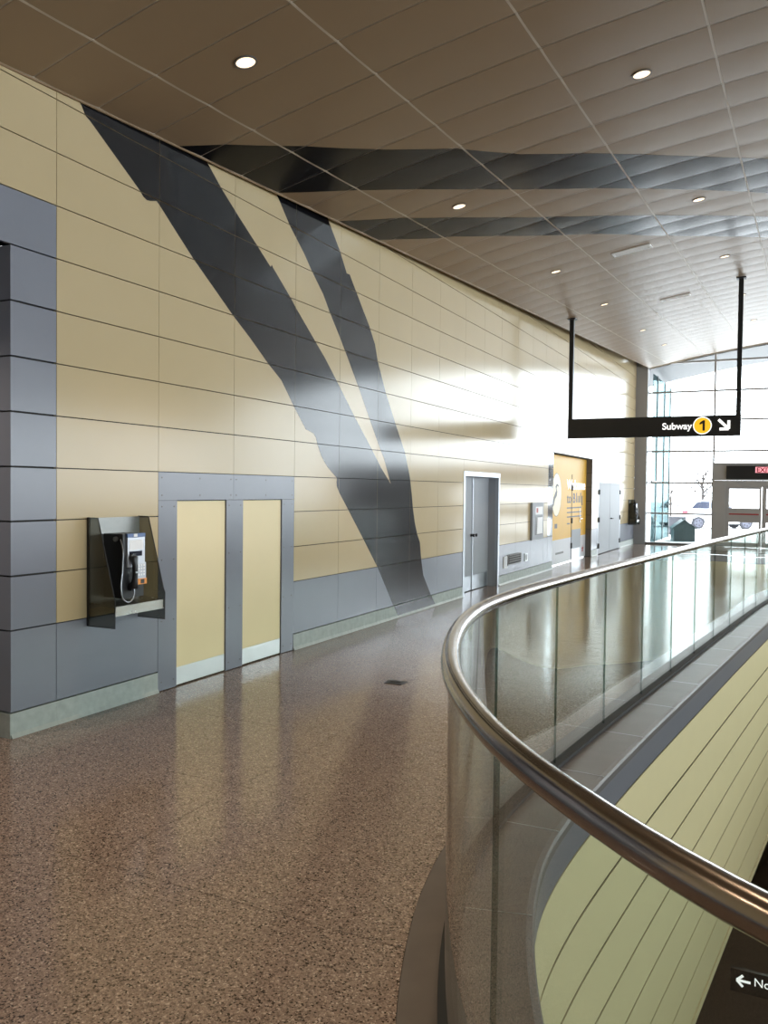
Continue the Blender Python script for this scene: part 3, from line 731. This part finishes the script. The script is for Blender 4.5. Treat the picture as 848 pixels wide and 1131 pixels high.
LA = ['over the floor before the opening beside the payphone', 'above the payphone side of the cream wall', 'just before the wide dark ceiling band above the cream wall', 'between the two dark ceiling bands near the cream wall', 'past the narrow dark ceiling band before the left sign post', 'beside the left post of the hanging sign', 'first past the hanging sign near the cream wall', 'second past the hanging sign near the cream wall']
LB = ['over the curved end of the glass guardrail', 'over the glass guardrail before the first bright one', 'before the wide dark ceiling band above the guardrail', 'between the two dark ceiling bands above the guardrail', 'past the narrow dark ceiling band before the right sign post', 'first past the right post of the hanging sign', 'second past the right post of the hanging sign']
for s, t in zip([-3.2, 1.0]+ROWA, LA): downlight(s, -3.83, True, 'round recessed downlight '+t)
for s, t in zip([-.7, 3.6]+ROWB, LB): downlight(s, -1.40, True, 'round recessed downlight '+t)
for s in (1.0, 5.3, 9.6, 13.9, 18.2): downlight(s, 3.77, False, 'added unseen downlight in the crown of the ceiling over the opening')  # extra lamps out of view, added to light the hall
al = empty('alcove_fill_lamp', (-5.6, 3.0, 3.498), label='added fill lamp in the soffit of the opening beside the payphone', cat='downlight')  # unseen lamp added to brighten the jamb inside the opening
b = MB(); b.disc((0, 0, -.006), 'z', .08, .006, 24); b.build('trim_ring', 'coping', al); b = MB(); b.disc((0, 0, -.009), 'z', .065, .003, 24); b.build('lens', 'lamp', al)
l = D.lights.new('alcove_fill_beam', 'SPOT'); l.energy = 60; l.color = (1, .85, .7); l.spot_size = 2.3; l.spot_blend = .8; l.shadow_soft_size = .06; link('alcove_fill_beam', l, al, (0, 0, -.03))
for k, (s, u) in enumerate(((13.86, -2.6), (18.70, -2.6))):
    p = cpt(s, u, -.01); o = empty('ceiling_vent', p, label=('white rectangular ceiling vent between dark band and hanging sign', 'white rectangular ceiling vent above the hanging sign')[k], cat='vent', group='ceiling vents')
    o.rotation_euler = (el, -.152, -az)
    b = MB()
    for a in ((-.3, .3, -.12, -.09), (-.3, .3, .09, .12), (-.3, -.27, -.09, .09), (.27, .3, -.09, .09)): b.box(*a, -.012, .012)
    b.build('frame', 'white', o)
    for j in range(4): b = MB(); b.box(-.27, .27, -.075+.045*j, -.05+.045*j, -.006, .006); b.build('slat', 'white', o)

# ================================================================== HANGING SIGN
HY = 17.95
hs = empty('hanging_sign', (-2.6, HY, 2.95), label='long black overhead Subway sign with yellow number disc hung on two posts', cat='sign')
TH = .06
box('sign_panel', 'signblack', hs, -4.36, -.915, HY-TH, HY+TH, 2.955, 3.37)
for x, u_ in ((-4.315, -4.63), (-.965, -1.28)):
    zt = cpt(HY/CDV.y, u_).z
    b = MB(); b.box(x-.045, x+.045, HY-.045, HY+.045, 3.37, zt-.01); p_ = wparent(b.build('post', 'signblack'), hs)
    b = MB(); b.box(x-.09, x+.09, HY-.09, HY+.09, zt-.03, zt-.004); f_ = wparent(b.build('ceiling_flange', 'signblack'), hs)
p = onY(731, 474, HY-TH); text('lettering', 'Subway', .19, 'signwhite', hs, (p.x, HY-TH, p.z-.01), (1, 0, 0), (0, 0, 1), depth=.003, bold=.004)
p = onY(775.5, 470, HY-TH)
b = MB(); b.disc((p.x, HY-TH-.002, p.z), 'y', .178, .002, 40); wparent(b.build('disc_rim', 'signwhite'), hs)
b = MB(); b.disc((p.x, HY-TH-.004, p.z), 'y', .158, .002, 40); wparent(b.build('disc', 'signyellow'), hs)
b = MB(); b.prism([(p.x+q*.19, p.z+r*.19) for q, r in ((.02, -.55), (.26, -.55), (.26, .55), (.06, .55), (-.28, .30), (-.28, .08), (.02, .22))], 'y', HY-TH-.006, HY-TH-.004); wparent(b.build('numeral', 'joint'), hs)
p = onY(799, 468.5, HY-TH); s2 = math.sqrt(.5)
arrow('arrow', hs, (p.x, HY-TH, p.z), (s2, 0, -s2), (s2, 0, s2), .27, .056, 'signwhite')

# ================================================================== END WALL (glazing + exit doors)
we = empty('wall_end', (0, YE, 0), kind='structure', label='full height glazed end wall with grey mullions', cat='wall')
def eb(name, m, *a): return box(name, m, we, *a)
eb('corner_column', 'mull', WX, -4.55, YE-.12, YE+.25, 0, 7.2)
VX = [-4.55, -2.37, -.2, 2.0, 4.2, 6.4, 8.6, 10.8, 12.45]
TZ = [.06, 1.08, 2.15, 3.24, 4.30, 5.29, 6.3, 7.4]
for k, x in enumerate(VX[1:]): eb('mullion', 'mull', x-.03, x+.03, YE, YE+.14, 2.8 if -2.4 < x < 7.5 and k > 0 else 0, 7.4)
DX0, DX1 = -2.37, 2.1
for z in TZ[1:]:
    for a, e in zip(VX[:-1], VX[1:]):
        if z < 2.7 and a > -2.5 and a < 7.5: continue
        eb('transom', 'mull', a+.03, e-.03, YE+.01, YE+.12, z-.03, z+.03)
eb('sill', 'coping', -4.9, DX0, YE-.1, YE+.2, 0, .07); eb('side_block', 'frame', DX1, 7.6, YE-.06, YE+.12, 0, 2.8); eb('sill', 'coping', 7.6, RX, YE-.1, YE+.2, 0, .07)
for j in range(len(TZ)-1):
    for a, e in zip(VX[:-1], VX[1:]):
        if TZ[j+1] < 3.0 and -2.5 < a < 7.5: continue
        z0 = TZ[j]+.02
        if -2.5 < a < 7.5: z0 = max(z0, 2.78)
        b = MB(); b.add([(a+.03, YE+.06, z0), (e-.03, YE+.06, z0), (e-.03, YE+.06, TZ[j+1]-.02), (a+.03, YE+.06, TZ[j+1]-.02)], [(0, 1, 2, 3)])
        wparent(b.build('pane', 'pane'), we)
# exit portal
d5 = empty('door_5', (-.2, YE, 0), kind='structure', label='grey framed sliding exit doors with glass leaves in the end wall', cat='door')
def db(name, m, *a): return box(name, m, d5, *a)
db('side_panel', 'frame', DX0, -1.98, YE-.08, YE+.12, 0, 2.24); db('side_panel', 'frame', 1.7, DX1, YE-.08, YE+.12, 0, 2.24)
db('header_panel', 'frame', DX0, DX1, YE-.08, YE+.12, 2.245, 2.79)
db('top_rail', 'mull', DX0-.02, DX1+.02, YE-.1, YE+.14, 2.79, 2.83)
db('door_head', 'frame', -1.98, 1.7, YE-.05, YE+.1, 2.02, 2.24)
for (a, e) in ((-1.98, -.86), (-.84, .28), (.3, 1.7)):
    y0, y1 = YE-.02, YE+.04
    db('stile', 'frame', a, a+.13, y0, y1, .02, 2.02); db('stile', 'frame', e-.07, e, y0, y1, .02, 2.02)
    db('leaf_top', 'frame', a+.13, e-.07, y0, y1, 1.955, 2.02); db('leaf_foot', 'frame', a+.13, e-.07, y0, y1, .02, .16)
    mid = db('mid_rail', 'frame', a+.13, e-.07, y0, y1, .84, 1.31)
    db('red_stripe', 'red', a+.13, e-.07, y0-.004, y0, 1.09, 1.135)
    for z0, z1 in ((.16, .84), (1.31, 1.955)):
        b = MB(); b.add([(a+.13, YE+.01, z0), (e-.07, YE+.01, z0), (e-.07, YE+.01, z1), (a+.13, YE+.01, z1)], [(0, 1, 2, 3)]); wparent(b.build('pane', 'pane'), d5)
    db('notice_strip', 'adgrey', a+.53, a+.8, YE-.0, YE+.005, 1.53, 1.56)
es = empty('exit_sign', (-.6, YE-.1, 2.28), label='black header sign with glowing red EXIT lettering above the sliding doors', cat='sign')
box('sign_panel', 'signblack', es, -1.95, .75, YE-.14, YE-.082, 2.285, 2.735)
box('exit_face', 'exitbg', es, -1.06, -.3, YE-.146, YE-.14, 2.50, 2.69)
text('lettering', 'EXIT', .22, 'exit', es, (-1.03, YE-.147, 2.517), (1, 0, 0), (0, 0, 1), depth=.001, bold=.006)

# ================================================================== RIGHT AND BACK WALLS (outside the frame)
wr = empty('wall_right', (RX, 0, 0), kind='structure', label='opposite cream wall with a long band of windows', cat='wall')
def rb(name, m, *a): return box(name, m, wr, *a)
rb('lower_panel', 'cream', RX, RX+.2, -7.5, YE, 0, .9); rb('end_panel', 'cream', RX, RX+.2, -7.3, -5.71, .9, 4.2); rb('upper_panel', 'cream', RX, RX+.2, -7.5, YE, 4.2, 8); rb('end_panel', 'cream', RX, RX+.2, -7.5, -7.3, .9, 4.2); rb('end_panel', 'cream', RX, RX+.2, 29.5, YE, .9, 4.2)
for k in range(-3, 15): rb('mullion', 'mull', RX+.02, RX+.14, .5+2.07*k-.03, .5+2.07*k+.03, .9, 4.2)
for k in range(-3, 14):
    b = MB(); y0, y1 = .53+2.07*k, .53+2.07*k+2.01; b.add([(RX+.08, y0, .9), (RX+.08, y1, .9), (RX+.08, y1, 4.2), (RX+.08, y0, 4.2)], [(0, 1, 2, 3)]); wparent(b.build('pane', 'pane'), wr)
wb = empty('wall_back', (0, -7.5, 0), kind='structure', label='plain cream wall closing the concourse behind', cat='wall')
box('panel', 'cream', wb, -7.2, RX, -7.7, -7.5, 0, 7)
box('lower_panel', 'brown', wb, -7.2, RX+1, -7.75, -7.7, -6, 7)

# ================================================================== OUTSIDE
b = MB(); b.box(-60, 70, YE+.2, 160, -.2, -.02); tag(b.build('ground_outside', 'pave'), kind='structure', label='pale paving outside the glazed end wall', cat='paving')
# canopy continuing the vault outside
cn = empty('canopy', (0, 32, 6.5), kind='structure', label='grey canopy soffit continuing the vault outside the glazing', cat='canopy')
b = MB(); n = 24
for s_, y in ((0, YE+.15), (1, YE+4.0)):
    for j in range(n+1):
        u = -5.6+18.8*j/n; z = cpt(s_end, u).z-.02; b.v += [(u+.5, y, z), (u+.5, y, z+.3)]
for j in range(n):
    a, c = 2*j, 2*(j+1); o2 = 2*(n+1)
    b.f += [[a, c, o2+c, o2+a], [a+1, c+1, o2+c+1, o2+a+1], [o2+a, o2+c, o2+c+1, o2+a+1]]; b.m += [0, 0, 0]
wparent(b.build('soffit', 'soffit', smooth=False), cn)
# glazed side return outside
gw = empty('glass_return', (-4.6, YE+.3, 0), label='teal tinted glass side screen standing outside the end wall corner', cat='glass screen')
GX = -4.43
gy = [YE+.3] + [onX(x, 560, GX).y for x in (723.5, 731.5, 738)]
for y0, y1 in zip(gy[:-1], gy[1:]):
    b = MB(); b.box(GX-.007, GX+.007, y0+.02, y1-.02, .02, 6.0); wparent(b.build('pane', 'teal'), gw)
    b = MB(); b.box(GX-.03, GX+.03, y1-.02, y1+.02, -.02, 6.05); wparent(b.build('post', 'mull'), gw)
for z in (2.2, 4.4): b = MB(); b.box(GX-.03, GX+.03, gy[0], gy[-1], z-.02, z+.02); wparent(b.build('rail', 'mull'), gw)
# waste bin
bp_ = onZ(755.5, 598.2, -.02); q_ = -.02
bn = empty('waste_bin', (bp_.x, bp_.y, -.02), label='dark green waste bin with pitched roof outside the glass', cat='bin'); bn.rotation_euler.z = .28
b = MB(); b.prism([(-.38, 0), (.38, 0), (.38, .50), (0, .78), (-.38, .50)], 'y', 0, .75); b.build('body', 'binn', bn)
for sg in (-1, 1):
    b = MB(); b.prism([(sg*.43, .47), (0, .79), (0, .83), (sg*.43, .51)], 'y', -.03, .78); b.build('roof_plate', 'binn', bn)
b = MB(); b.tube([(0, .37, .82), (0, .37, .87), (0, .37, .89)], [.035, .03, .01], 10); b.build('finial', 'binn', bn)
b = MB(); b.box(-.3, .3, -.012, 0, .08, .44); b.build('front_panel', 'binn', bn)
# grey cabinet
gp = onZ(745, 590.5, -.02)
gc = empty('utility_cabinet', (gp.x, gp.y, -.02), label='low grey utility box between waste bin and white car', cat='cabinet')
b = MB(); b.box(-.42, .42, 0, .5, .05, .74); b.build('body', 'greybox', gc); b = MB(); b.box(-.45, .45, -.03, .53, .74, .78); b.build('lid', 'greybox', gc); b = MB(); b.box(-.36, .36, .05, .45, 0, .05); b.build('foot', 'joint', gc)
# car (side on, tail to the left)
wA = onZ(771, 584, -.02); wB = onZ(824, 584.6, -.02); dirc = (wB-wA); dirc.z = 0
car = empty('parked_car', (wA.x, wA.y, -.02), label='white hatchback car parked side-on outside the exit', cat='car'); car.rotation_euler.z = math.atan2(dirc.y, dirc.x)
WB = dirc.length
side = [(-.78, .32), (-.8, .62), (-.76, .92), (-.5, 1.0), (-.2, 1.38), (.1, 1.47), (1.3, 1.47), (2.0, 1.02), (WB+.5, .88), (WB+.8, .68), (WB+.82, .32), (WB+.36, .26), (WB+.3, .5), (WB, .64), (WB-.3, .5), (WB-.36, .26), (.36, .26), (.3, .5), (0, .64), (-.3, .5), (-.36, .26)]
b = MB(); b.prism(side, 'y', 0, 1.7); b.build('body', 'carwhite', car)
b = MB(); b.prism([(-.38, 1.03), (-.12, 1.34), (.12, 1.4), (.55, 1.4), (.55, 1.03)], 'y', -.008, 0); b.build('side_window', 'carglass', car)
b = MB(); b.prism([(.62, 1.03), (.62, 1.4), (1.25, 1.4), (1.78, 1.03)], 'y', -.008, 0); b.build('side_window', 'carglass', car)
b = MB(); b.box(-.815, -.55, -.012, .2, .8, .92); b.build('tail_light', 'taillight', car)
b = MB(); b.box(WB-.52, WB-.38, -.012, 0, .36, .6); b.build('marker_light', 'orange', car)
for x in (0, WB):
    for y in (.05, 1.5):
        wh = MB(); wh.disc((x, y-.06, .3), 'y', .3, .2, 28); wo = wh.build('wheel', 'tyre', car)
        if y < 1:
            b = MB(); b.disc((x, y-.07, .3), 'y', .215, .012, 24); b.build('rim', 'rim', wo)
            for k in range(5):
                a = 2*math.pi*k/5; b = MB(); b.disc((x+.13*math.cos(a), y-.076, .3+.13*math.sin(a)), 'y', .042, .006, 8); b.build('rim_hole', 'tyre', wo)
# bare tree
def tree(px, py, H_, lab, seed, sc=1.0):
    rnd = random.Random(seed); g0 = onZ(px, py, -.02)
    t = empty('bare_tree', (g0.x, g0.y, -.02), label=lab, cat='tree', group='bare trees outside')
    tr_ = MB(); br = MB()
    tr_.tube([(0, 0, 0), (.03*sc, 0, H_*.35), (0, .02, H_*.7), (.02, 0, H_)], [.11*sc, .09*sc, .06*sc, .02*sc], 8); tr_.build('trunk', 'bark', t)
    def grow(p, d, L, r, lvl):
        q = p+d*L; m_ = p.lerp(q, .5)+Vector((rnd.uniform(-.05, .05), rnd.uniform(-.05, .05), .04))*L
        br.tube([p, m_, q], [r, r*.75, r*.4], 5)
        if lvl > 0:
            for k in range(3):
                f_ = .4+.22*k; a = rnd.uniform(0, 6.28); dd = (d+Vector((math.cos(a), math.sin(a), .35))*.55).normalized()
                grow(p.lerp(q, f_), dd, L*.5, r*.55, lvl-1)
    for k in range(14):
        z = H_*(.28+.62*k/14); a = k*2.4+rnd.uniform(-.3, .3)
        grow(Vector((0, 0, z)), Vector((math.cos(a), math.sin(a), .9)).normalized(), H_*(.42-.26*k/14), .046*sc, 2)
    br.build('branches', 'bark', t)
tree(775, 575, 3.4, 'bare young tree with fine branches behind the white car', 3)
tree(740, 576, 2.2, 'small thin bare sapling behind the grey utility box', 5, .7)
